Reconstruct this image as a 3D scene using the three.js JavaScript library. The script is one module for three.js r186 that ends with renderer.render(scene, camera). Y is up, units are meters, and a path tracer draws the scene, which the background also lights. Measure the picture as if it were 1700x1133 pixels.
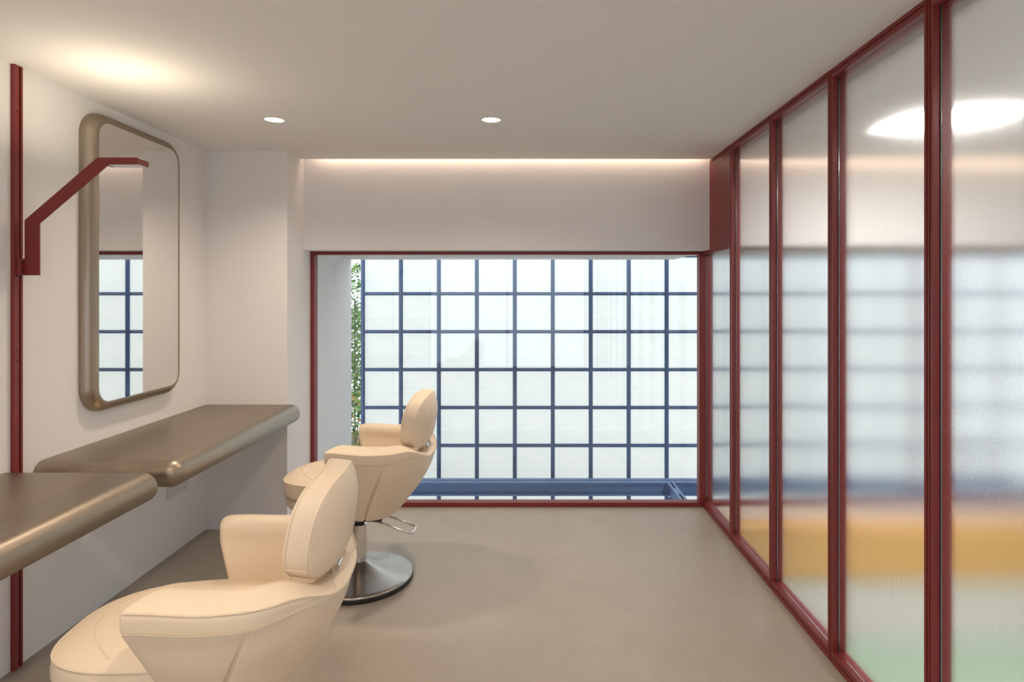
import * as THREE from 'three';
import { RoundedBoxGeometry } from 'three/addons/geometries/RoundedBoxGeometry.js';
import { mergeGeometries, mergeVertices, toCreasedNormals } from 'three/addons/utils/BufferGeometryUtils.js';
import { RectAreaLightUniformsLib } from 'three/addons/lights/RectAreaLightUniformsLib.js';
RectAreaLightUniformsLib.init();

// ------------------------------------------------------------ camera, sky, exposure
const scene = new THREE.Scene();
const EYE = 1.54, FOCAL = 1000;
const camera = new THREE.PerspectiveCamera(2 * Math.atan(1133 / 2 / FOCAL) * 180 / Math.PI, 1700 / 1133, 0.05, 200);
camera.position.set(0, EYE, 0);
camera.lookAt(0, EYE, -10);
camera.setViewOffset(1700, 1133, -27, 75.5, 1700, 1133);      // shifted architectural lens
scene.add(camera);
scene.background = new THREE.Color().setRGB(0.93, 0.985, 1.10);
scene.backgroundIntensity = 1.52;                                // bright overcast sky
const renderer = new THREE.WebGLRenderer({ antialias: true });
renderer.toneMapping = THREE.LinearToneMapping;
renderer.toneMappingExposure = 1.25;
renderer.shadowMap.enabled = true;
renderer.shadowMap.type = THREE.PCFSoftShadowMap;
const DOWNLIGHT = 3.7, COVE = 4.5, ROUND = 60, UPLIGHT = 52;      // lamp strengths, lamps are built below
const WARM = new THREE.Color().setRGB(1.0, 0.82, 0.65), WARMER = new THREE.Color().setRGB(1.0, 0.74, 0.56), SOFTWHITE = new THREE.Color().setRGB(1.0, 0.94, 0.89), GOLD = new THREE.Color().setRGB(1.0, 0.87, 0.64);

// ------------------------------------------------------------ helpers
let seed = 7;
const rnd = () => { seed = (seed * 1664525 + 1013904223) >>> 0; return seed / 4294967296; };
const clamp = (x, a, b) => Math.min(b, Math.max(a, x)), lerp = (a, b, t) => a + (b - a) * t;
const smooth = (t) => { t = clamp(t, 0, 1); return t * t * (3 - 2 * t); };
const lin = (r, g, b) => new THREE.Color().setRGB(r, g, b);
const taken = {};
const numbered = (n) => { const k = taken[n] = (taken[n] ?? -1) + 1; return k ? `${n}_${String(k).padStart(3, '0')}` : n; };
function shadows(o) { o.castShadow = true; o.receiveShadow = true; return o; }
function part(name, geometry, material, parent, label) {
  const m = shadows(new THREE.Mesh(geometry, material)); m.name = name; parent.add(m);
  if (label) m.userData.label = label;
  return m;
}
function thing(name, label, category, group, position = [0, 0, 0]) {
  const g = new THREE.Group(); g.name = numbered(name); g.position.set(...position); scene.add(g);
  g.userData = { label, category }; if (group) g.userData.group = group;
  return g;
}
function one(name, geometry, material, label, category, group) {
  const m = shadows(new THREE.Mesh(geometry, material)); m.name = numbered(name); scene.add(m);
  m.userData = { label, category }; if (group) m.userData.group = group;
  return m;
}
function structure(o) { o.userData.kind = 'structure'; return o; }
// box from x0..x1, y0..y1, depth d0..d1 (depth runs away from the camera: z = -depth), uv in metres
function boxUV(g) {
  const p = g.attributes.position, n = g.attributes.normal, uv = new Float32Array(p.count * 2);
  for (let i = 0; i < p.count; i++) {
    const ax = Math.abs(n.getX(i)), ay = Math.abs(n.getY(i)), az = Math.abs(n.getZ(i));
    const [u, v] = ay > ax && ay > az ? [p.getX(i), p.getZ(i)] : ax > az ? [p.getZ(i), p.getY(i)] : [p.getX(i), p.getY(i)];
    uv[2 * i] = u; uv[2 * i + 1] = v;
  }
  g.setAttribute('uv', new THREE.BufferAttribute(uv, 2));
  return g;
}
const box = (x0, x1, y0, y1, d0, d1) => boxUV(new THREE.BoxGeometry(x1 - x0, y1 - y0, d1 - d0).translate((x0 + x1) / 2, (y0 + y1) / 2, -(d0 + d1) / 2));
const rbox = (x0, x1, y0, y1, d0, d1, r, s = 3) => boxUV(new RoundedBoxGeometry(x1 - x0, y1 - y0, d1 - d0, s, r).translate((x0 + x1) / 2, (y0 + y1) / 2, -(d0 + d1) / 2));
const merged = (list) => mergeGeometries(list.map((g) => { const c = g.index ? g.toNonIndexed() : g; for (const k of Object.keys(c.attributes)) if (!['position', 'normal', 'uv'].includes(k)) c.deleteAttribute(k); return c; }));
function tube(points, radius, segments = 40, radial = 6, closed = false) {
  return new THREE.TubeGeometry(new THREE.CatmullRomCurve3(points, closed, 'centripetal'), segments, radius, radial, closed);
}
// a grid of points rows x cols -> indexed geometry with smooth normals; keep(i, j) picks quads
function grid(pts, rows, cols, wrap = false) {
  const pos = new Float32Array(rows * cols * 3), uv = new Float32Array(rows * cols * 2), idx = [];
  pts.forEach((p, k) => { pos[3 * k] = p[0]; pos[3 * k + 1] = p[1]; pos[3 * k + 2] = p[2]; uv[2 * k] = (k % cols) / cols; uv[2 * k + 1] = Math.floor(k / cols) / rows; });
  for (let i = 0; i < rows - 1; i++) for (let j = 0; j < (wrap ? cols : cols - 1); j++) {
    const a = i * cols + j, b = i * cols + (j + 1) % cols, c = a + cols, d = b + cols;
    idx.push(a, c, b, b, c, d);
  }
  const g = new THREE.BufferGeometry();
  g.setAttribute('position', new THREE.BufferAttribute(pos, 3)); g.setAttribute('uv', new THREE.BufferAttribute(uv, 2));
  g.setIndex(idx); g.computeVertexNormals();
  return g;
}

// ------------------------------------------------------------ procedural textures
function noiseField(n, octaves) {                                // tileable value noise, 0..1
  const out = new Float32Array(n * n);
  for (const [cells, weight] of octaves) {
    const cx = Array.isArray(cells) ? cells[0] : cells, cy = Array.isArray(cells) ? cells[1] : cells;
    const lat = Float32Array.from({ length: cx * cy }, rnd);
    for (let y = 0; y < n; y++) for (let x = 0; x < n; x++) {
      const fx = x / n * cx, fy = y / n * cy, ix = Math.floor(fx), iy = Math.floor(fy), sx = smooth(fx - ix), sy = smooth(fy - iy);
      const at = (a, b) => lat[(b % cy) * cx + a % cx];
      out[y * n + x] += weight * lerp(lerp(at(ix, iy), at(ix + 1, iy), sx), lerp(at(ix, iy + 1), at(ix + 1, iy + 1), sx), sy);
    }
  }
  const total = octaves.reduce((s, o) => s + o[1], 0);
  return out.map((v) => v / total);
}
function texture(n, pixel, repeat = 1, srgb = true) {
  const data = new Uint8Array(n * n * 4);
  for (let k = 0; k < n * n; k++) { const c = pixel(k); for (let q = 0; q < 3; q++) data[4 * k + q] = clamp(Math.round(c[q] * 255), 0, 255); data[4 * k + 3] = 255; }
  const t = new THREE.DataTexture(data, n, n);
  t.wrapS = t.wrapT = THREE.RepeatWrapping; t.magFilter = THREE.LinearFilter; t.minFilter = THREE.LinearMipmapLinearFilter; t.generateMipmaps = true;
  if (srgb) t.colorSpace = THREE.SRGBColorSpace;
  Array.isArray(repeat) ? t.repeat.set(...repeat) : t.repeat.set(repeat, repeat);
  t.needsUpdate = true;
  return t;
}
const fieldFloor = noiseField(512, [[4, 0.30], [9, 0.22], [24, 0.16], [90, 0.12], [256, 0.20]]);
const fieldPlaster = noiseField(512, [[6, 0.4], [20, 0.3], [80, 0.2], [256, 0.3]]);
const fieldBrush = noiseField(512, [[[3, 256], 0.5], [[6, 128], 0.25], [[2, 40], 0.25], [[3, 5], 0.45], [[12, 512], 0.25]]);
const fieldLeather = noiseField(256, [[128, 0.6], [64, 0.3], [16, 0.15]]);
const fieldPane = noiseField(256, [[[2, 40], 0.4], [[3, 12], 0.35], [[2, 3], 0.3]]);
const grey = (f, lo, hi) => (k) => { const v = lerp(lo, hi, f[k]); return [v, v, v]; };
const tint = (f, a, b) => (k) => [0, 1, 2].map((q) => lerp(a[q], b[q], f[k]));

// ------------------------------------------------------------ materials
const std = (o) => new THREE.MeshStandardMaterial(o);
const phys = (o) => new THREE.MeshPhysicalMaterial(o);
const M = {
  wall: std({ color: lin(0.84, 0.82, 0.81), roughness: 0.9, bumpMap: texture(512, grey(fieldPlaster, 0, 1), 0.8, false), bumpScale: 0.0006 }),
  ceiling: std({ color: lin(0.87, 0.85, 0.835), roughness: 0.92 }),
  outsideWall: std({ color: lin(0.78, 0.78, 0.79), roughness: 0.9 }),
  floor: std({ color: lin(1, 1, 1), map: texture(512, tint(fieldFloor, [0.635, 0.59, 0.53], [0.71, 0.665, 0.605]), 0.7), roughness: 0.42, bumpMap: texture(512, grey(fieldFloor, 0, 1), 0.7, false), bumpScale: 0.0008 }),
    red: std({ color: lin(0.21, 0.024, 0.021), roughness: 0.42 }),
  gasket: std({ color: lin(0.02, 0.018, 0.018), roughness: 0.7 }),
  metal: phys({ color: lin(1, 1, 1), map: texture(512, tint(fieldBrush, [0.585, 0.542, 0.48], [0.72, 0.668, 0.60]), [0.9, 1.6]), metalness: 1, roughness: 0.47, roughnessMap: texture(512, grey(fieldBrush, 0.75, 1), [0.9, 1.6], false), bumpMap: texture(512, grey(fieldBrush, 0, 1), [0.9, 1.6], false), bumpScale: 0.00015 }),
  mirror: std({ color: lin(0.88, 0.87, 0.85), metalness: 1, roughness: 0.0 }),
  leather: phys({ color: lin(0.80, 0.665, 0.50), roughness: 0.46, bumpMap: texture(256, grey(fieldLeather, 0, 1), [14, 14], false), bumpScale: 0.00012, specularIntensity: 0.8 }),
  thread: std({ color: lin(0.82, 0.69, 0.52), roughness: 0.7 }),
  chrome: std({ color: lin(0.72, 0.70, 0.68), metalness: 1, roughness: 0.12 }),
  steel: phys({ color: lin(0.46, 0.42, 0.38), metalness: 1, roughness: 0.28, anisotropy: 0.8, anisotropyRotation: Math.PI / 2 }),
  black: std({ color: lin(0.015, 0.015, 0.016), roughness: 0.5 }),
  clear: phys({ color: lin(0.98, 1, 1), transmission: 1, roughness: 0, thickness: 0, ior: 1.45 }),
  reeded: phys({ color: lin(0.97, 0.985, 0.985), transmission: 1, roughness: 0.095, thickness: 0.008, ior: 1.5 }),
  lattice: std({ color: lin(0.085, 0.15, 0.29), roughness: 0.5 }),
  beam: std({ color: lin(0.12, 0.22, 0.42), roughness: 0.5 }),
  pane: phys({ color: lin(1, 1, 1), map: texture(256, tint(fieldPane, [0.94, 0.955, 0.915], [0.995, 0.99, 0.95]), [1, 1]), transmission: 0.72, roughness: 0.98, thickness: 0 }),
  plastic: std({ color: lin(0.72, 0.71, 0.70), roughness: 0.4 }),
  acrylic: std({ color: lin(0.75, 0.74, 0.78), roughness: 0.35 }),
  yellow: std({ color: lin(0.82, 0.46, 0.13), roughness: 0.7 }),
  floorPale: std({ color: lin(0.66, 0.66, 0.66), roughness: 0.5 }),
  socketHole: std({ color: lin(0.30, 0.29, 0.28), roughness: 0.6 }),
  green: std({ color: lin(0.44, 0.66, 0.54), roughness: 0.6 }),
  soil: std({ color: lin(0.12, 0.09, 0.06), roughness: 1 }),
  bark: std({ color: lin(0.16, 0.13, 0.10), roughness: 0.95 }),
  lampGlow: std({ color: lin(0.9, 0.88, 0.84), emissive: lin(1.0, 0.93, 0.82), emissiveIntensity: 0.75, roughness: 0.5 }),
  roundGlow: std({ color: lin(0.9, 0.9, 0.9), emissive: lin(1.0, 0.95, 0.92), emissiveIntensity: 3.2, roughness: 0.5 }),
  coveGlow: std({ color: lin(0.9, 0.85, 0.8), emissive: WARMER, emissiveIntensity: 2.5, roughness: 0.5 }),
  upGlow: std({ color: lin(0.9, 0.88, 0.8), emissive: GOLD, emissiveIntensity: 4, roughness: 0.5 }),
};
const leafGreens = [[0.10, 0.24, 0.05], [0.20, 0.38, 0.08], [0.05, 0.13, 0.05], [0.30, 0.45, 0.14]].map((c) => phys({ color: lin(...c), roughness: 0.9, transmission: 0.35, thickness: 0, side: THREE.DoubleSide }));
const leafOrange = phys({ color: lin(0.75, 0.30, 0.05), roughness: 0.9, transmission: 0.35, thickness: 0, side: THREE.DoubleSide });

// ------------------------------------------------------------ room shell
const LEFT = -2.12, CEIL = 2.49, PART = 1.27, FAR = 4.41, BACK = -2.6, RIGHT = 5.2, ROOF = 2.62, PIER = -1.585, BULK = 4.25, HEAD = 1.862;
const shell = (name, geometry, material, label) => structure(one(name, geometry, material, label, /floor/.test(name) ? 'floor' : /ceiling/.test(name) ? 'ceiling' : 'wall'));
shell('floor', box(LEFT - 0.2, 1.335, -0.25, 0, BACK - 0.2, 4.46), M.floor, 'smooth beige-grey micro-cement floor of the salon');
const LOW = -0.85;
shell('floor_beyond_partition', box(1.335, RIGHT, LOW - 0.15, LOW, BACK - 0.2, 4.46), M.floorPale, 'pale floor of the lower room behind the ribbed glass');
shell('wall_step', box(1.30, 1.335, LOW, -0.25, BACK - 0.2, 4.46), M.wall, 'white wall stepping down from the salon to lower room');
shell('wall_parapet', box(1.335, RIGHT, LOW, 0, 4.38, 4.46), M.wall, 'low white wall under the windows behind the ribbed glass');
shell('ceiling', box(LEFT, 1.375, CEIL, ROOF, BACK, 4.19), M.ceiling, 'plain off-white ceiling over the salon chairs');
shell('ceiling_beyond_partition', box(1.455, RIGHT, CEIL, ROOF, BACK, 4.19), M.ceiling, 'plain off-white ceiling behind the ribbed glass');
shell('ceiling_slab', box(LEFT - 0.2, RIGHT + 0.2, ROOF, 2.9, BACK - 0.2, 4.25), M.ceiling, 'slab closing the slots above the ceiling');
shell('wall_left', box(LEFT - 0.2, LEFT, 0, ROOF, BACK - 0.2, 5.4), M.wall, 'white plaster wall carrying the mirror and desks');
shell('wall_pier', box(LEFT, PIER, 0, ROOF, 3.96, 5.4), M.wall, 'white pier beside the window at the desk end');
shell('wall_behind', merged([box(LEFT, -1.9, 0, ROOF, BACK - 0.2, BACK), box(1.1, RIGHT, LOW, ROOF, BACK - 0.2, BACK), box(-1.9, 1.1, 0, 0.15, BACK - 0.2, BACK), box(-1.9, 1.1, 2.3, ROOF, BACK - 0.2, BACK)]), M.wall, 'white wall closing the salon opposite the wide window');
shell('wall_right', box(RIGHT, RIGHT + 0.2, LOW - 0.15, ROOF, BACK - 0.2, 5.4), M.wall, 'white side wall of the room behind the glass');
shell('wall_bulkhead', box(PIER, 1.30, HEAD, 2.9, BULK, 5.4), M.wall, 'white bulkhead above the wide window, washed by cove light');
shell('wall_bulkhead_beyond_partition', box(1.30, RIGHT, 1.895, 2.9, BULK, 5.4), M.wall, 'white bulkhead above the window behind the ribbed glass');
shell('wall_outside', merged([box(LEFT - 0.2, 1.30, -3, -0.25, 4.3, 4.46), box(1.30, RIGHT + 0.2, -3, LOW - 0.15, 4.3, 4.46)]), M.outsideWall, 'outer wall of the building below the window');

// ------------------------------------------------------------ windows
function windowUnit(name, x0, x1, top, label) {
  const w = structure(thing(name, label, 'window')), t = 0.03;
  part('frame_bottom', rbox(x0, x1, 0.0, 0.034, FAR - 0.03, FAR + 0.04, 0.004), M.red, w);
  part('frame_top', rbox(x0, x1, top - 0.024, top, FAR - 0.03, FAR + 0.04, 0.004), M.red, w);
  part('frame_side', rbox(x0, x0 + t, 0.034, top - 0.024, FAR - 0.03, FAR + 0.04, 0.004), M.red, w);
  part('frame_side', rbox(x1 - t, x1, 0.034, top - 0.024, FAR - 0.03, FAR + 0.04, 0.004), M.red, w);
  part('pane', box(x0 + t, x1 - t, 0.034, top - 0.024, FAR + 0.004, FAR + 0.006), M.clear, w);
  return w;
}
windowUnit('window_1', PIER, 1.275, HEAD, 'wide fixed window in a slim dark red frame');
windowUnit('window_2', 1.335, 3.09, 1.895, 'red framed window seen through the ribbed glass next to partition');
windowUnit('window_3', 3.09, RIGHT, 1.895, 'red framed window seen through the ribbed glass farther from partition');

{ // glazed front of the salon, opposite the wide window
  const w = structure(thing('window_4', 'red framed shop front opposite the wide window', 'window'));
  for (const [a, b, c, d] of [[-1.9, 1.1, 0.15, 0.19], [-1.9, 1.1, 2.26, 2.3], [-1.9, -1.86, 0.19, 2.26], [1.06, 1.1, 0.19, 2.26], [-0.42, -0.38, 0.19, 2.26]]) part('frame', box(a, b, c, d, BACK - 0.12, BACK - 0.06), M.red, w);
  for (const [a, b] of [[-1.86, -0.42], [-0.38, 1.06]]) part('pane', box(a, b, 0.19, 2.26, BACK - 0.092, BACK - 0.09), M.clear, w);
}

// ------------------------------------------------------------ ribbed glass partition
const STEP = 0.622, POSTS = 12;
const partition = structure(thing('wall_partition', 'red framed partition of tall ribbed glass panels', 'partition'));
function postProfile() {                                         // plan of a post: x across the wall, y along it
  const s = new THREE.Shape(), w = 0.021, b = 0.066;
  s.moveTo(0, -w); s.lineTo(0, -0.010); s.lineTo(0.006, -0.009); s.lineTo(0.006, -0.003); s.lineTo(0.001, -0.002); s.lineTo(0.001, 0.004); s.lineTo(0.007, 0.005); s.lineTo(0.007, 0.010); s.lineTo(0.001, 0.011); s.lineTo(0, w);
  s.lineTo(0.022, w); s.lineTo(0.022, w - 0.006); s.lineTo(0.034, w - 0.006); s.lineTo(0.034, w); s.lineTo(b, w); s.lineTo(b, -w);
  s.lineTo(0.034, -w); s.lineTo(0.034, -w + 0.006); s.lineTo(0.022, -w + 0.006); s.lineTo(0.022, -w); s.closePath();
  return s;
}
const profile = postProfile();
const postGeo = new THREE.ExtrudeGeometry(profile, { depth: CEIL, bevelEnabled: false }).rotateX(-Math.PI / 2);   // plan y -> -z, extrusion -> +y
for (let k = 0; k < POSTS; k++) {
  const d = FAR - 0.01 - STEP * k;
  const p = part('post', k ? postGeo : new THREE.ExtrudeGeometry(profile, { depth: HEAD, bevelEnabled: false }).rotateX(-Math.PI / 2), M.red, partition); p.position.set(PART, 0, -d);
}
function railGeo(d0, d1, h, y) {                                 // stepped rail along the wall
  return merged([box(PART, PART + 0.022, y, y + h * 0.45, d0, d1), box(PART + 0.005, PART + 0.022, y + h * 0.45, y + h * 0.62, d0, d1), box(PART, PART + 0.022, y + h * 0.62, y + h, d0, d1), box(PART + 0.022, PART + 0.034, y, y + h - 0.007, d0, d1), box(PART + 0.034, PART + 0.066, y, y + h, d0, d1)]);
}
function ribbed(width, height) {                                 // sheet in the x = 0 plane, ribs on its far face, running upright
  const P = 0.004, A = 0.000052, T = 0.006, n = Math.round(width / P) * 8, pos = [], nor = [], idx = [];
  const quad = (a, b, c, d) => idx.push(a, b, c, b, d, c);
  for (let i = 0; i <= n; i++) for (const y of [0, height]) {
    const z = -width / 2 + width * i / n, ph = 2 * Math.PI * z / P, dx = -2 * Math.PI * A / P * Math.sin(ph), l = Math.hypot(1, dx);
    pos.push(T + A * Math.cos(ph), y, z); nor.push(1 / l, 0, -dx / l);
  }
  for (let i = 0; i < n; i++) quad(2 * i + 1, 2 * i + 3, 2 * i, 2 * i + 2);
  const flat = (pts, nx, ny, nz) => { const b = pos.length / 3; for (const q of pts) { pos.push(...q); nor.push(nx, ny, nz); } quad(b, b + 1, b + 2, b + 3); };
  const a = -width / 2, b = width / 2;
  flat([[0, 0, a], [0, 0, b], [0, height, a], [0, height, b]], -1, 0, 0);
  flat([[0, 0, b], [T, 0, b], [0, height, b], [T, height, b]], 0, 0, 1);
  flat([[T, 0, a], [0, 0, a], [T, height, a], [0, height, a]], 0, 0, -1);
  flat([[0, height, b], [T, height, b], [0, height, a], [T, height, a]], 0, 1, 0);
  flat([[0, 0, a], [T, 0, a], [0, 0, b], [T, 0, b]], 0, -1, 0);
  const g = new THREE.BufferGeometry();
  g.setAttribute('position', new THREE.Float32BufferAttribute(pos, 3)); g.setAttribute('normal', new THREE.Float32BufferAttribute(nor, 3)); g.setAttribute('uv', new THREE.Float32BufferAttribute(new Float32Array(pos.length / 3 * 2), 2)); g.setIndex(idx);
  return g;
}
const tallPane = ribbed(STEP - 0.042, CEIL - 0.040 - 0.050), lowPane = ribbed(STEP - 0.042, HEAD - 0.050 - 0.024);
for (let k = 0; k < POSTS - 1; k++) {
  const d1 = FAR - 0.01 - STEP * k - 0.021, d0 = d1 - STEP + 0.042;
  part('bottom_rail', railGeo(d0, d1, 0.050, 0), M.red, partition);
  if (k) part('top_rail', railGeo(d0, d1, 0.040, CEIL - 0.040), M.red, partition);
  else {
    part('transom', railGeo(d0, d1, 0.024, HEAD - 0.024), M.red, partition);
    part('solid_panel', box(PART + 0.008, PART + 0.05, HEAD, CEIL, d0, 4.245), M.red, partition, 'solid dark red panel above the transom');
    part('top_rail', box(PART, PART + 0.066, CEIL - 0.014, CEIL, d0, 4.19), M.red, partition);
  }
  const p = part('glass_panel', k ? tallPane : lowPane, M.reeded, partition, k ? undefined : 'low ribbed glass panel under the red panel');
  p.position.set(PART + 0.025, 0.050, -(d0 + d1) / 2);
  part('gasket', merged([box(PART + 0.0215, PART + 0.0245, 0.05, k ? CEIL - 0.04 : HEAD - 0.024, d1 - 0.003, d1), box(PART + 0.0215, PART + 0.0245, 0.05, k ? CEIL - 0.04 : HEAD - 0.024, d0, d0 + 0.003)]), M.gasket, partition, 'thin black gasket');
}

// ------------------------------------------------------------ lamps of the place
function spot(x, y, d, angle, intensity, color, parent, radius) {
  const s = new THREE.SpotLight(color, intensity, 0, angle, 0.9, 2); s.position.set(x, y, -d); s.target.position.set(x, y - 1, -d);
  s.castShadow = true; s.shadow.radius = radius; s.shadow.mapSize.set(1024, 1024); scene.add(s, s.target);
}
function areaLight(x, y, d, w, h, up, intensity, color) {
  const a = new THREE.RectAreaLight(color, intensity, w, h); a.position.set(x, y, -d); a.lookAt(x, y + (up ? 1 : -1), -d - 1e-4); scene.add(a);
}
const trimGeo = new THREE.LatheGeometry([[0.052, 0.0], [0.052, -0.003], [0.056, -0.003], [0.058, 0.0]].map(([r, y]) => new THREE.Vector2(r, y)), 40);
const lensGeo = new THREE.LatheGeometry([[0, -0.001], [0.052, -0.001], [0.052, 0], [0, 0]].map(([r, y]) => new THREE.Vector2(r, y)), 40);
function downlight(x, d, label, group) {
  const t = thing('recessed_downlight', label, 'downlight', group, [x, CEIL, -d]);
  part('trim_ring', trimGeo, M.plastic, t); part('glowing_lens', lensGeo, M.lampGlow, t);
  spot(x, CEIL - 0.012, d, 1.25, DOWNLIGHT, WARM, t, 2.6);
}
downlight(-1.37, 3.25, 'round recessed downlight in the ceiling beside the mirror');
downlight(-0.2, 3.25, 'round recessed downlight in mid ceiling before the bulkhead');
for (const d of [0.9, -0.9]) for (const x of [-1.37, -0.2]) downlight(x, d, 'round recessed downlight in the ceiling farther from the window', 'downlights out of the picture');
const discGeo = new THREE.LatheGeometry([[0, -0.012], [0.195, -0.012], [0.203, -0.008], [0.205, 0], [0, 0]].map(([r, y]) => new THREE.Vector2(r, y)), 56);
const rimGeo = new THREE.LatheGeometry([[0.206, 0], [0.206, -0.014], [0.216, -0.014], [0.218, 0]].map(([r, y]) => new THREE.Vector2(r, y)), 56);
[[2.2, 3.2], [2.42, 2.36], [2.3, 0.8], [2.3, -0.8]].forEach(([x, d], i) => {
  const t = thing('round_ceiling_light', i ? 'round glowing ceiling light behind the glass, farther from the bulkhead' : 'round glowing ceiling light behind the glass, nearest the bulkhead', 'ceiling light', 'round lights behind the glass', [x, CEIL, -d]);
  part('diffuser', discGeo, M.roundGlow, t); part('rim', rimGeo, M.plastic, t);
  areaLight(x, CEIL - 0.02, d, 0.34, 0.34, false, ROUND, SOFTWHITE);
});
function cove(x0, x1, label) {
  one('cove_light_strip', box(x0, x1, 2.565, 2.575, 4.20, 4.225), M.coveGlow, label, 'light strip', 'cove light strips');
  areaLight((x0 + x1) / 2, 2.56, 4.215, x1 - x0, 0.03, false, COVE, WARMER);
}
cove(-1.5, 1.25, 'hidden warm light strip in the slot over the bulkhead, salon side');
cove(1.5, 4.8, 'hidden warm light strip in the slot over the bulkhead, behind the glass');

// ------------------------------------------------------------ wall rail and bracket lamp
const RAIL_D = 2.487;
function wallRail(RAIL_D, railLabel, lampLabel) {
const rail = thing('wall_rail', railLabel, 'rail', undefined, [LEFT, 0, -RAIL_D]);
{
  const s = new THREE.Shape(); // x out of the wall, y along depth (towards -z)
  s.moveTo(0, -0.021); s.lineTo(0.016, -0.021); s.lineTo(0.016, 0.002); s.lineTo(0.004, 0.002); s.lineTo(0.004, 0.011); s.lineTo(0.016, 0.011); s.lineTo(0.016, 0.021); s.lineTo(0, 0.021); s.closePath();
  part('rail_profile', new THREE.ExtrudeGeometry(s, { depth: CEIL, bevelEnabled: false }).rotateX(-Math.PI / 2), M.red, rail);
  for (const y of [0.55, 1.27, 1.315, 1.62, 2.30]) { const h = part('screw', new THREE.CylinderGeometry(0.0035, 0.0035, 0.002, 10).rotateZ(Math.PI / 2), M.gasket, rail); h.position.set(0.0165, y, 0.009); }
}
const lamp = thing('wall_lamp', lampLabel, 'lamp', undefined, [LEFT + 0.016, 0, -RAIL_D - 0.015]);
{
  const X = (px, d = 2.5) => (px - 877) / FOCAL * d - LEFT - 0.016, Y = (py, d = 2.5) => EYE - (py - 491) / FOCAL * d;
  const s = new THREE.Shape();
  const line = [[38, 457], [66, 457], [66, 371], [181, 273], [228, 273], [228, 262], [163, 262], [42.5, 366], [42.5, 430], [38, 430]];
  line.forEach(([a, b], i) => s[i ? 'lineTo' : 'moveTo'](X(a), Y(b)));
  s.closePath();
  const arm = part('arm', new THREE.ExtrudeGeometry(s, { depth: 0.006, bevelEnabled: true, bevelThickness: 0.001, bevelSize: 0.001, bevelSegments: 1 }).translate(0, 0, 0), M.red, lamp);
  const head = part('lamp_head', rbox(X(163), X(228), Y(271.5), Y(262), 0.0, 0.075, 0.002), M.red, lamp);
  part('diffuser', box(X(176), X(226), Y(271.5) - 0.003, Y(271.5), 0.006, 0.069), M.acrylic, head, 'pale flat diffuser under the head');
  part('glowing_panel', box(X(168), X(224), Y(262), Y(262) + 0.002, 0.008, 0.068), M.upGlow, head, 'glowing strip on top of the head');
  part('clamp', rbox(-0.004, 0.016, Y(457), Y(430), -0.028, 0.022, 0.003), M.red, lamp);
  for (const y of [Y(436), Y(451)]) for (const z of [0.014, -0.008]) { const b = part('bolt', new THREE.CylinderGeometry(0.004, 0.004, 0.003, 10).rotateZ(Math.PI / 2), M.gasket, lamp); b.position.set(0.0175, y, z); }
  areaLight(LEFT + 0.016 + (X(168) + X(224)) / 2, Y(262) + 0.008, RAIL_D + 0.038, X(224) - X(168), 0.06, true, UPLIGHT, GOLD);
}
}
wallRail(RAIL_D, 'dark red grooved metal rail running from floor to ceiling', 'dark red angled bracket lamp on the wall rail by the mirror');
wallRail(RAIL_D - 1.55, 'dark red grooved rail at the other end of the far desk', 'dark red bracket lamp on the rail farther from the mirror');
wallRail(RAIL_D - 3.1, 'dark red grooved rail farthest from the mirror', 'dark red bracket lamp on the rail farthest from the mirror');

// ------------------------------------------------------------ mirror
const mirror = thing('wall_mirror', 'tall rounded mirror in a fat brushed bronze frame', 'mirror', undefined, [LEFT, 0, 0]);
{
  const d0 = 2.84, d1 = 3.592, y0 = 0.972, y1 = 2.433, N = 14, corner = 0.125;
  // rounded rectangle outline inset by e; returns [depth, y] with outward normals implied by corner arcs
  const outline = (e) => {
    const out = [], r = corner - e;
    for (const [cd, cy, a0] of [[d1 - corner, y1 - corner, 0], [d0 + corner, y1 - corner, 90], [d0 + corner, y0 + corner, 180], [d1 - corner, y0 + corner, 270]])
      for (let i = 0; i <= N; i++) { const a = (a0 + 90 * i / N) * Math.PI / 180; out.push([cd + r * Math.cos(a), cy + r * Math.sin(a)]); }
    return out;
  };
  const E = 0.046, rows = [[0, 0], [0.006, 0]], K = 12;          // quarter-round from the wall out to the glass edge
  for (let k = 1; k <= K; k++) { const a = Math.PI / 2 * k / K; rows.push([0.008 + 0.054 * Math.sin(a), E * (1 - Math.cos(a))]); }
  rows.push([0.0618, E + 0.003], [0.058, E + 0.0035]);
  const pts = []; let cols = 0;
  for (const [x, e] of rows) { const o = outline(e); cols = o.length; for (const [d, y] of o) pts.push([x, y, -d]); }
  const g = grid(pts, rows.length, cols, true), uv = g.attributes.uv, along = [0];
  for (let j = 1; j < cols; j++) along.push(along[j - 1] + Math.hypot(pts[j][1] - pts[j - 1][1], pts[j][2] - pts[j - 1][2]));
  for (let i = 0; i < rows.length; i++) for (let j = 0; j < cols; j++) uv.setXY(i * cols + j, along[j], i * 0.006);
  part('frame', g, M.metal, mirror);
  const s = new THREE.Shape(); outline(E + 0.003).forEach(([d, y], i) => s[i ? 'lineTo' : 'moveTo'](d, y));
  part('mirror_glass', new THREE.ExtrudeGeometry(s, { depth: 0.004, bevelEnabled: false }).rotateY(Math.PI / 2).translate(0.0565, 0, 0), M.mirror, mirror, 'silvered glass');
}

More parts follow.
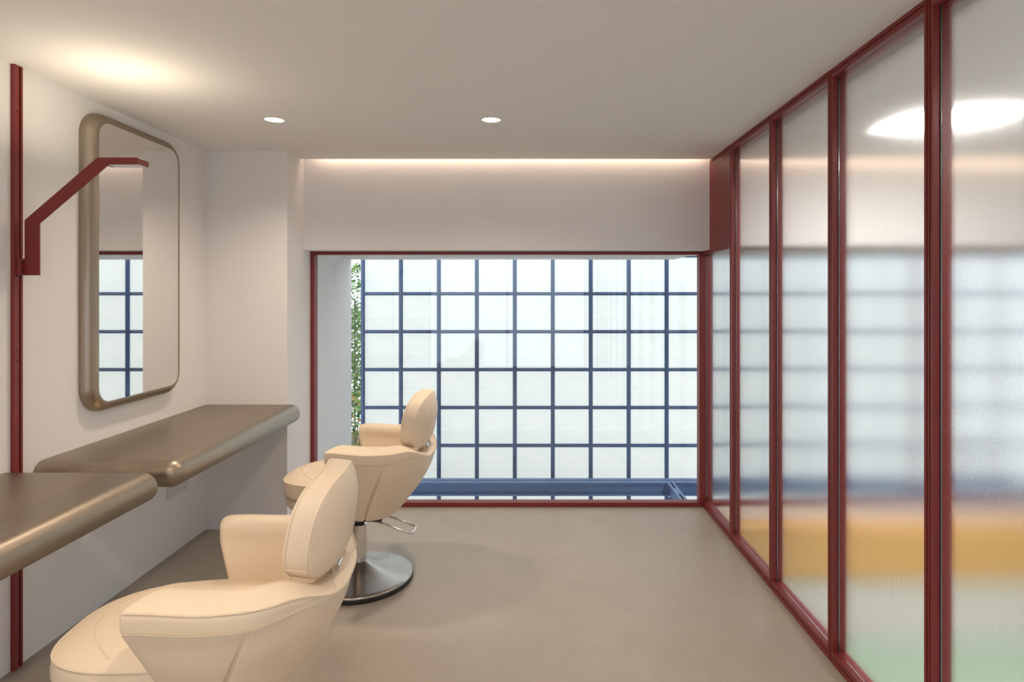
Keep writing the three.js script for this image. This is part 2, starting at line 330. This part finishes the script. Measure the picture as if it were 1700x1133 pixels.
// ------------------------------------------------------------ desks
function desk(d0, d1, label) {
  const top = 0.823, th = 0.118, front = -1.50, R = 0.0585, g = new RoundedBoxGeometry(front - LEFT + 0.2, th, d1 - d0 + 0.2, 12, R);
  g.translate((front + LEFT - 0.2) / 2, top - th / 2, -(d0 + d1 + 0.2) / 2);
  const p = g.attributes.position, n = g.attributes.normal, uv = new Float32Array(p.count * 2);
  for (let i = 0; i < p.count; i++) {
    if (p.getX(i) < LEFT) { p.setX(i, LEFT); }
    if (p.getZ(i) < -d1) { p.setZ(i, -d1); }
  }
  // the two cut ends lose their rounding: move the cut's flat vertices to the full section
  for (let i = 0; i < p.count; i++) uv.set([p.getZ(i), p.getX(i) * 1.0 + (p.getY(i) - top) * 1.2], 2 * i);
  g.setAttribute('uv', new THREE.BufferAttribute(uv, 2));
  for (let i = 0; i < p.count; i++) if (p.getZ(i) === -d1 && Math.abs(n.getZ(i)) < 0.99) n.setZ(i, n.getZ(i) * 0.0);
  return one('wall_desk', g, M.metal, label, 'desk');
}
desk(2.575, 3.957, 'floating brushed bronze desk under the mirror, ending at the pier');
desk(1.04, 2.437, 'floating brushed bronze desk beyond the red rail from the mirror');

// ------------------------------------------------------------ wall socket
{
  const s = thing('wall_socket', 'white double wall socket plate under the mirror desk', 'socket', undefined, [LEFT, 0, 0]);
  const faces = [[3.53, 3.63], [3.635, 3.735]];
  for (const [a, b] of faces) {
    const plate = part('socket_plate', rbox(0, 0.011, 0.336, 0.424, a, b, 0.003), M.plastic, s);
    for (const [dd, y] of [[0.02, 0.38], [0.08, 0.38]]) { const c = part('screw', new THREE.CylinderGeometry(0.003, 0.003, 0.001, 10).rotateZ(Math.PI / 2), M.socketHole, plate); c.position.set(0.0113, y, -(a + dd)); }
    for (const [dd, y] of [[0.05, 0.40], [0.035, 0.365], [0.065, 0.365]]) part('pin_hole', box(0.0105, 0.0114, y - 0.006, y + 0.006, a + dd - 0.0025, a + dd + 0.0025), M.socketHole, plate);
  }
}

// ------------------------------------------------------------ salon chairs
function makeChair(label, position) {
  const c = thing('salon_chair', label, 'chair', 'cream salon chairs', position);   // local +x is the chair's front
  const box3 = (e, v) => Math.sign(v) * Math.pow(Math.abs(v), e);
  // --- tub: arms and back as one lofted wall, split into parts
  const YB = 0.40, YT = (t) => 0.766 - 0.012 * Math.sin(Math.PI * clamp(t / 0.8, 0, 1)) ** 2 - 0.066 * smooth((t - 0.66) / 0.28);
  const crest = (t) => lerp(0.024, 0.030, smooth(t / 0.3)) - 0.016 * smooth((t - 0.35) / 0.5);
  const back = (h) => -0.215 - 0.195 * h - 0.02 * Math.sin(Math.PI * h);
  const mid = (h) => lerp(-0.07, -0.17, h);
  const wide = (h) => 0.21 + 0.122 * Math.min(1, h / 0.87) ** 0.9;
  const frontF = (h) => lerp(-0.03, 0.078, Math.min(1, h / 0.87) ** 1.1);
  const thick = (h) => lerp(0.05, 0.11, smooth(h));
  const outline = (t, ff, fm, fb, w) => {
    if (t < 0.5) return [lerp(ff, fm, t / 0.5), w * (1 - 0.02 * (1 - t / 0.5) ** 2)];
    const a = (t - 0.5) * Math.PI;
    return [fm + (fb - fm) * Math.pow(Math.sin(a), 2 / 2.35), w * Math.pow(Math.max(Math.cos(a), 0), 2 / 2.35)];
  };
  const outer = (t, h) => { const [f, z] = outline(t, frontF(h), mid(h), back(h), wide(h)); return [f, lerp(YB, YT(t), h), z]; };
  const inner = (t, h) => { const k = thick(h), [f, z] = outline(t, frontF(h) - 0.03 * h, mid(h) + 0.02, back(h) + k * 0.9, wide(h) - k); return [f, lerp(YB, YT(t), h), z]; };
  const H = 20, A = 14, loop = (t) => {
    const l = [];
    for (let j = 0; j <= H; j++) l.push(outer(t, j / H));
    const o = outer(t, 1), n = inner(t, 1), c0 = crest(t), recede = 0.045 * (1 - clamp(t / 0.3, 0, 1)) ** 2;
    for (let j = 1; j < A; j++) {                                // the arm top rises from a crisp outer edge to a crest and rolls over inwards
      const u = j / A, up = u < 0.62 ? 1 - (1 - u / 0.62) ** 2 : Math.sqrt(Math.max(0, 1 - ((u - 0.62) / 0.38) ** 2));
      l.push([lerp(o[0], n[0], u) - recede * up ** 1.6, o[1] + c0 * up, lerp(o[2], n[2], u)]);
    }
    for (let j = H; j >= 0; j--) l.push(inner(t, j / H));
    return l;
  };
  const L = 2 * (H + 1) + A - 1, T = 40, CAP = 7, rows = [], tOf = [];
  const capRow = (a) => {
    const l = loop(0), out = [], sa = Math.sin(a), k = box3(0.8, Math.cos(a));
    for (let j = 0; j < L; j++) { const p = l[j], q = l[L - 1 - j]; out.push([lerp((p[0] + q[0]) / 2, p[0], k) + 0.018 * sa, lerp((p[1] + q[1]) / 2, p[1], k), lerp((p[2] + q[2]) / 2, p[2], k)]); }
    return out;
  };
  for (let i = CAP; i >= 1; i--) { rows.push(capRow(Math.PI / 2 * i / CAP)); tOf.push(0); }
  for (let i = 0; i <= T; i++) { rows.push(loop(i / T)); tOf.push(i / T); }
  const half = rows.length;
  for (let i = half - 2; i >= 0; i--) { rows.push(rows[i].map(([f, y, z]) => [f, y, -z])); tOf.push(2 - tOf[i]); }
  const full = grid(rows.flat(), rows.length, L, true);
  const pieces = [[], [], []];
  for (let i = 0; i < rows.length - 1; i++) {
    const t = (tOf[i] + tOf[i + 1]) / 2, which = t < 0.58 ? 0 : t > 1.42 ? 2 : 1;
    for (let q = 0; q < L * 6; q++) pieces[which].push(full.index.array[i * L * 6 + q]);
  }
  const uvs = full.attributes.uv; for (let i = 0; i < uvs.count; i++) uvs.setXY(i, uvs.getX(i) * 1.1, uvs.getY(i) * 1.8);
  const sub = (idx) => { const g = new THREE.BufferGeometry(); for (const k of ['position', 'normal', 'uv']) g.setAttribute(k, full.attributes[k].clone()); g.setIndex(idx.slice()); return g; };
  const arms = [part('armrest', sub(pieces[0]), M.leather, c), part('armrest', sub(pieces[2]), M.leather, c)];
  const backrest = part('backrest', sub(pieces[1]), M.leather, c);
  // --- raised shell panel round the back
  {
    const n = 64, m = 18, pr = [], near = (i, k) => i === 0 ? 0 : i === 1 ? 0.0025 : i === 2 ? 0.006 : i === 3 ? 0.013 : i > k / 2 ? 1 - near(k - i, k) : lerp(0.013, 0.5, (i - 3) / (k / 2 - 3));   // steps crowd at the edges
    const rise = (e, top) => 0.009 * (e === 0 ? -0.25 : e === 1 ? 0.55 : e === 2 ? 0.88 : 1) * smooth(top / 5);
    const ts = (h) => 0.525 + 0.06 * h * h, topH = (t) => lerp(0.855, 0.985, smooth((t - 0.58) / 0.35));
    for (let i = 0; i <= n; i++) {
      const row = [];
      for (let j = 0; j <= m; j++) {
        const u = near(i, n), tr = lerp(0.55, 1.45, u), hm = topH(tr <= 1 ? tr : 2 - tr), h = lerp(0.0, hm, j / m), t0 = ts(h), tt = lerp(t0, 2 - t0, u), t = tt <= 1 ? tt : 2 - tt, p = outer(t, h), e = 1e-3;
        const pa = outer(Math.max(t - e, 0), h), pb = outer(Math.min(t + e, 1), h), pc = outer(t, h + e);
        const du = new THREE.Vector3(pb[0] - pa[0], pb[1] - pa[1], pb[2] - pa[2]), dv = new THREE.Vector3(pc[0] - p[0], pc[1] - p[1], pc[2] - p[2]);
        const nn = du.cross(dv).normalize(); if (nn.z < 0 || (t > 0.9 && nn.x > 0)) nn.negate(); if (t >= 0.999) { nn.z = 0; nn.normalize(); }
        const edge = Math.min(i, n - i), top = m - j, lift = rise(edge, top);
        const sd = tt <= 1 ? 1 : -1, q = [p[0] + nn.x * lift, p[1] + nn.y * lift, (p[2] + nn.z * lift) * sd];
        row.push(q);
      }
      pr.push(...row);
    }
    for (const sd of [1, -1]) {
      const an = 32, am = 16, ap = [];
      for (let i = 0; i <= an; i++) for (let j = 0; j <= am; j++) {
        const h = lerp(0.0, 0.845, j / am), t = lerp(0.0, ts(h) - 0.009, near(i, an)), p = outer(t, h), pa = outer(Math.max(t - 1e-3, 0), h), pb = outer(t + 1e-3, h), pc = outer(t, h + 1e-3);
        const nn = new THREE.Vector3(pb[0] - pa[0], pb[1] - pa[1], pb[2] - pa[2]).cross(new THREE.Vector3(pc[0] - p[0], pc[1] - p[1], pc[2] - p[2])).normalize(); if (nn.z < 0) nn.negate();
        const lift = rise(an - i, am - j) * smooth(i / 6);
        ap.push([p[0] + nn.x * lift, p[1] + nn.y * lift, (p[2] + nn.z * lift) * sd]);
      }
      part('arm_panel', grid(ap, an + 1, am + 1), M.leather, arms[sd > 0 ? 0 : 1]);
    }
    part('back_panel', grid(pr, n + 1, m + 1), M.leather, backrest);
  }
  // --- seams with raised piping
  const V = (p, z = 1, g = 0) => new THREE.Vector3(p[0], p[1] + g, p[2] * z);
  for (const [s, arm] of [[1, arms[0]], [-1, arms[1]]]) {
    const topSeam = [], bandSeam = [], innerSeam = [];
    for (let i = 0; i <= 22; i++) {
      const t = 0.86 * i / 22, l = loop(t); topSeam.push(V(l[H], s, 0.0012));
      { const p = outer(t, lerp(0.87, 0.985, smooth((t - 0.58) / 0.35))); bandSeam.push(new THREE.Vector3(p[0], p[1], (p[2] + 0.0008) * s)); }
    }
    const o = loop(0.93); topSeam.push(V(o[H + 5], s, 0.001));
    for (let i = 0; i <= 10; i++) { const t = 0.93 - 0.38 * i / 10, l = loop(t); innerSeam.push(V(l[Math.round(lerp(H + 5, H + A - 1, smooth(i / 10)))], s, 0.001)); }
    part('seam', tube(topSeam, 0.0016, 80), M.leather, arm); part('seam', tube(bandSeam, 0.0011, 60), M.leather, arm); part('seam', tube(innerSeam, 0.0012, 40), M.leather, arm);
    const stitch = [];
    const curve = new THREE.CatmullRomCurve3(bandSeam.map((v) => v.clone().add(new THREE.Vector3(0, 0.005, 0.0006 * s)))), cn = 70;
    for (let i = 0; i < cn; i++) { const p = curve.getPointAt((i + 0.5) / cn), tg = curve.getTangentAt((i + 0.5) / cn); const g = new THREE.CylinderGeometry(0.0009, 0.0009, 0.0045, 5); g.applyQuaternion(new THREE.Quaternion().setFromUnitVectors(new THREE.Vector3(0, 1, 0), tg)); g.translate(p.x, p.y, p.z); stitch.push(g); }
    const st = part('stitching', merged(stitch), M.thread, arm); st.userData.kind = 'stuff';
    const inBack = []; for (let i = 0; i <= 10; i++) { const p = inner(0.62, lerp(0.45, 1, i / 10)); inBack.push(new THREE.Vector3(p[0] + 0.002, p[1], p[2] * s - 0.001 * s)); }
    part('seam', tube(inBack, 0.0013, 24), M.leather, arm);
  }
  // --- seat cushion and pan: superellipse plan
  const plan = (th, k) => { const ct = Math.cos(th), st = Math.sin(th), e = 2 / 2.9; return [0.03 + (ct > 0 ? 0.352 : 0.2) * k * box3(e, ct), 0.246 * k * box3(e, st)]; };
  const disc = (rings, n = 72, zs = 1) => { const pts = []; for (const [k, y] of rings) for (let i = 0; i < n; i++) { const [f, z] = plan(i / n * 2 * Math.PI, k); pts.push([f, (typeof y === 'function' ? y(f, z, k) : y), z * zs]); } const g = grid(pts, rings.length, n, true); return g; };
  const crown = (k) => (f) => 0.575 + 0.042 * (1 - Math.pow(k, 5)) + 0.012 * clamp((0.2 - f) / 0.4, 0, 1) * (1 - k ** 4);
  const topRings = []; for (const k of [0.992, 0.985, 0.97, 0.94, 0.9, 0.84, 0.76, 0.66, 0.54, 0.4, 0.25, 0.1, 0.001]) topRings.push([k, crown(k)]);
  const sideRings = [[0.93, 0.492], [0.97, 0.494], [0.99, 0.501], [1.0, 0.518], [1.004, 0.538], [1.0, 0.558], [0.992, 0.575]];
  const seat = part('seat', disc([...sideRings, ...topRings.slice(1)]), M.leather, c);
  const seatSeam = []; for (let i = 0; i < 80; i++) { const [f, z] = plan(i / 80 * 2 * Math.PI, 0.993); seatSeam.push(new THREE.Vector3(f, 0.5755, z)); }
  part('piping', tube(seatSeam, 0.0028, 160, 6, true), M.leather, seat);
  const onSeat = (f, z) => { let lo = 0, hi = 1; for (let i = 0; i < 24; i++) { const k = (lo + hi) / 2; Math.pow(Math.abs((f - 0.03) / (0.352 * k)), 2.9) + Math.pow(Math.abs(z / (0.246 * k)), 2.9) > 1 ? lo = k : hi = k; } return crown(hi)(f); };
  const roll = []; for (let i = -14; i <= 14; i++) { const z = 0.21 * i / 14, f = 0.30 - 0.13 * (i / 14) ** 2; roll.push(new THREE.Vector3(f, onSeat(f, z) + 0.0006, z)); }
  part('seam', tube(roll, 0.0014, 60), M.leather, seat);
  part('seat_pan', disc([[0.001, 0.408], [0.7, 0.409], [0.84, 0.413], [0.92, 0.424], [0.965, 0.445], [0.985, 0.472], [0.97, 0.489], [0.5, 0.492]], 72, 0.93), M.leather, c);
  // --- back pad with crowned faces and a side band
  {
    const n = 84, hw = 0.206, hh = 0.146;
    const ol = (th) => { const ct = Math.cos(th), st = Math.sin(th); const e = st > 0 ? 2 / 2.75 : 2 / 3.2, ew = st > 0 ? 2 / 2.75 : 2 / 3.2; return [hw * box3(ew, ct) * (st < 0 ? 1 - 0.04 * -st : 1), (st > 0 ? hh * 1.12 : hh * 0.88) * box3(e, st)]; };
    const rows2 = [], ring = (k, x) => { const r = []; for (let i = 0; i < n; i++) { const [z, y] = ol(i / n * 2 * Math.PI); r.push([x(z * k, y * k, k), y * k, z * k]); } rows2.push(r); };
    const wrap = (z) => 0.9 * z * z;                                // the pad bends forward at its sides
    const fr = [0.001, 0.2, 0.4, 0.6, 0.75, 0.87, 0.94, 0.98];
    for (const k of fr) ring(k, (z, y) => 0.05 - 0.012 * (1 - k ** 3) + wrap(z) - 0.016 * Math.pow(k, 12));
    for (const [k, x] of [[0.995, 0.026], [1.004, 0.006], [1.006, -0.012], [1.0, -0.030]]) ring(k, (z) => x + wrap(z));
    for (const k of [0.985, 0.95, 0.88, 0.78, 0.65, 0.5, 0.34, 0.18, 0.001]) ring(k, (z) => -0.033 - 0.040 * (1 - Math.pow(k, 3.0)) + wrap(z));
    const g = grid(rows2.flat(), rows2.length, n, true);
    const idx = g.index.array; for (let i = 0; i < idx.length; i += 3) { const t = idx[i]; idx[i] = idx[i + 1]; idx[i + 1] = t; } g.computeVertexNormals();
    const pad = part('back_pad', g, M.leather, c); pad.position.set(-0.338, 0.862, 0); pad.rotation.z = 0.16;
    const ringSeam = (k, x, r, mat) => { const l = []; for (let i = 0; i < n; i++) { const [z, y] = ol(i / n * 2 * Math.PI); l.push(new THREE.Vector3(x + wrap(z * k), y * k, z * k)); } part('seam', tube(l, r, 168, 6, true), mat, pad); };
    ringSeam(1.001, -0.031, 0.0018, M.thread); ringSeam(0.997, 0.028, 0.0016, M.thread);
    for (const s of [1, -1]) { const l = []; for (let i = 0; i <= 6; i++) { const x = lerp(0.03, -0.03, i / 6); const [z, y] = ol(-0.42); l.push(new THREE.Vector3(x + wrap(z), y, (z + 0.0015) * s)); } part('seam', tube(l, 0.0014, 16), M.leather, pad); }
  }
  part('pad_bracket', merged([rbox(-0.362, -0.350, 0.62, 0.78, -0.04, 0.04, 0.004), new THREE.CylinderGeometry(0.008, 0.008, 0.05, 16).rotateX(Math.PI / 2).translate(-0.366, 0.728, 0)]), M.chrome, c, 'chrome bracket under the pad');
  // --- recline lever
  part('recline_lever', new RoundedBoxGeometry(0.006, 0.07, 0.016, 2, 0.0025).rotateZ(0.42).translate(-0.377, 0.63, -0.02), M.black, c, 'thin black lever');
  // --- pedestal
  const lathe = (pts, n = 72) => new THREE.LatheGeometry(pts.map(([r, y]) => new THREE.Vector2(r, y)), n);
  part('base_ring', lathe([[0, 0.0], [0.278, 0.0], [0.285, 0.004], [0.286, 0.022], [0.282, 0.027], [0.27, 0.027]]), M.black, c, 'black rubber edge');
  part('base_plate', lathe([[0.283, 0.026], [0.283, 0.031], [0.278, 0.035], [0.26, 0.039], [0.22, 0.045], [0.17, 0.054], [0.12, 0.066], [0.08, 0.081], [0.055, 0.094], [0.044, 0.102], [0.037, 0.105]]), M.steel, c, 'brushed steel disc');
  part('column', lathe([[0.037, 0.098], [0.037, 0.30], [0.034, 0.303], [0.0, 0.303]], 40), M.chrome, c);
  part('column_collar', lathe([[0.026, 0.30], [0.026, 0.352], [0.0, 0.352]], 32), M.black, c);
  part('mechanism', rbox(-0.14, 0.14, 0.342, 0.414, -0.09, 0.09, 0.008), M.black, c);
  part('pump_pedal', tube([[-0.02, 0.352, 0.052], [-0.10, 0.335, 0.055], [-0.27, 0.278, 0.055], [-0.292, 0.270, 0.048], [-0.297, 0.268, 0.03], [-0.297, 0.268, -0.03], [-0.292, 0.270, -0.048], [-0.27, 0.278, -0.055], [-0.10, 0.335, -0.055], [-0.02, 0.352, -0.052]].map((p) => new THREE.Vector3(...p)), 0.0065, 90, 10), M.chrome, c, 'chrome looped pedal');
  c.rotation.y = Math.PI;
  return c;
}
makeChair('cream leather salon chair standing by the window', [-0.915, 0, -3.27]);
{
  const b = scene.getObjectByName('salon_chair').clone(); b.name = numbered('salon_chair'); b.position.set(-0.94, 0, -1.79); b.rotation.set(0, Math.PI + 0.10, 0); scene.add(b);
  b.userData = { label: 'cream leather salon chair at the desk farther from the window', category: 'chair', group: 'cream salon chairs' };
}

// ------------------------------------------------------------ room behind the glass
{
  const b = thing('window_bench', 'long orange bench along the windows behind the ribbed glass', 'bench', undefined, [0, 0, 0]);
  part('bench_box', rbox(1.345, 5.18, -0.45, -0.115, 4.19, 4.378, 0.006), M.yellow, b);
  part('bench_top', rbox(1.345, 5.18, -0.115, -0.092, 4.18, 4.378, 0.006), M.yellow, b);
  one('floor_rug', rbox(1.40, 5.1, LOW, LOW + 0.012, 2.7, 4.17, 0.004), M.green, 'mint green rug on the lower floor behind the glass', 'rug');
  part('plinth', box(1.36, 5.16, LOW, -0.45, 4.23, 4.378), M.wall, b, 'white plinth');
}

// ------------------------------------------------------------ outside: lattice screen, beams, planting
const LAT = 6.0, CELL = 0.3775, LX0 = -1.644;
const lattice = thing('lattice_screen', 'blue steel grid of frosted panes standing outside the window', 'screen', undefined, [0, 0, 0]);
{
  const cols = 19, y0 = EYE + 0.018, rowsUp = 1, rowsDown = 7, yTop = y0 + rowsUp * CELL, yBot = y0 - rowsDown * CELL;
  const vert = merged([rbox(-0.020, 0.020, yBot, yTop, -0.018, 0.0, 0.003, 2), rbox(-0.008, 0.008, yBot, yTop, -0.030, -0.018, 0.002, 2)]);
  for (let k = 0; k <= cols; k++) { const v = part('vertical_bar', vert, M.lattice, lattice); v.position.set(LX0 + CELL * k, 0, -LAT); }
  const hor = merged([rbox(LX0 - 0.024, LX0 + CELL * cols + 0.024, -0.017, 0.017, -0.016, 0.0, 0.003, 2), rbox(LX0, LX0 + CELL * cols, -0.006, 0.006, -0.026, -0.016, 0.002, 2)]);
  for (let j = -rowsUp; j <= rowsDown; j++) { const h = part('horizontal_bar', hor, M.lattice, lattice); h.position.set(0, y0 - CELL * j, -LAT); }
  const paneGeo = boxUV(new THREE.BoxGeometry(CELL - 0.02, CELL - 0.02, 0.003));
  const sheet = new THREE.PlaneGeometry(CELL, CELL);
  for (let k = 0; k < cols; k++) for (let j = -rowsUp; j < rowsDown; j++) { const p = part('pane', sheet, M.pane, lattice); p.position.set(LX0 + CELL * (k + 0.5), y0 - CELL * (j + 0.5), -LAT - 0.012); }
}
one('steel_beam', merged([box(LX0 - 0.3, RIGHT, -0.385, -0.255, 5.84, 5.855), box(LX0 - 0.3, RIGHT, -0.267, -0.255, 5.78, 5.92), box(LX0 - 0.3, RIGHT, -0.385, -0.373, 5.78, 5.92)]), M.beam, 'long blue steel beam running along the lattice', 'beam');
one('steel_beam', merged([box(1.36, 1.375, -0.405, -0.255, 4.46, 5.78), box(1.335, 1.40, -0.267, -0.255, 4.46, 5.78), box(1.335, 1.40, -0.405, -0.393, 4.46, 5.78)]), M.beam, 'short blue steel beam tying the lattice to the building', 'beam');
structure(one('floor_outside', box(-14, 14, -3.2, -3, 4.3, 20), M.soil, 'planted ground outside the building', 'ground'));
function leaf(l, w) {
  const g = new THREE.BufferGeometry(), b = 0.18 * w;
  g.setAttribute('position', new THREE.Float32BufferAttribute([0, 0, 0, w / 2, l * 0.4, b, 0, l * 0.45, 0, -w / 2, l * 0.4, b, w * 0.3, l * 0.75, b * 0.5, -w * 0.3, l * 0.75, b * 0.5, 0, l, -b], 3));
  g.setAttribute('uv', new THREE.Float32BufferAttribute(new Float32Array(14), 2));
  g.setIndex([0, 1, 2, 0, 2, 3, 1, 4, 2, 2, 5, 3, 2, 4, 6, 2, 6, 5]); g.computeVertexNormals();
  return g.toNonIndexed();
}
function bush(label, x, d, ybase, rx, ry, count, size, mats, trunkTop) {
  const t = thing('garden_shrub', label, 'shrub', undefined, [x, -3, -d]);
  const stem = []; for (let i = 0; i < 5; i++) { const a = i * 1.3; stem.push(tube([new THREE.Vector3(0, 0, 0), new THREE.Vector3(0.15 * Math.cos(a), (trunkTop + 3) * 0.5, 0.15 * Math.sin(a)), new THREE.Vector3(rx * 0.6 * Math.cos(a), trunkTop + 3, rx * 0.6 * Math.sin(a))], 0.011, 16, 6)); }
  part('stems', merged(stem), M.bark, t);
  const lists = mats.map(() => []), up = new THREE.Vector3(0, 1, 0);
  for (let i = 0; i < count; i++) {
    const a = rnd() * 6.283, r = Math.sqrt(rnd()), y = ybase + 3 + (rnd() * 2 - 1) * ry;
    const g = leaf(size * (0.7 + rnd() * 0.7), size * (0.3 + rnd() * 0.25));
    g.applyQuaternion(new THREE.Quaternion().setFromUnitVectors(up, new THREE.Vector3(rnd() * 2 - 1, rnd() * 1.4 - 0.9, rnd() * 2 - 1).normalize())); g.rotateY(rnd() * 6.28);
    g.translate(rx * r * Math.cos(a), y, rx * r * Math.sin(a) * 0.8); lists[Math.floor(rnd() * mats.length)].push(g);
  }
  lists.forEach((l, i) => { if (l.length) part('foliage', mergeGeometries(l), mats[i], t).userData.kind = 'stuff'; });
}
bush('tall loose green shrub in the gap beside the lattice', -2.3, 8.0, 0.95, 0.45, 1.0, 2200, 0.075, leafGreens, 1.5);
bush('dense dark leafed shrub behind the lattice gap', -2.95, 9.9, 0.55, 0.8, 0.8, 2200, 0.09, [leafGreens[2], leafGreens[0], leafGreens[1]], 0.9);
bush('low shrub with orange leaves at the foot of the gap', -1.97, 6.95, -0.05, 0.36, 0.5, 1100, 0.07, [leafGreens[3], leafGreens[1], leafOrange, leafGreens[0], leafGreens[2]], -0.3);

renderer.render(scene, camera);
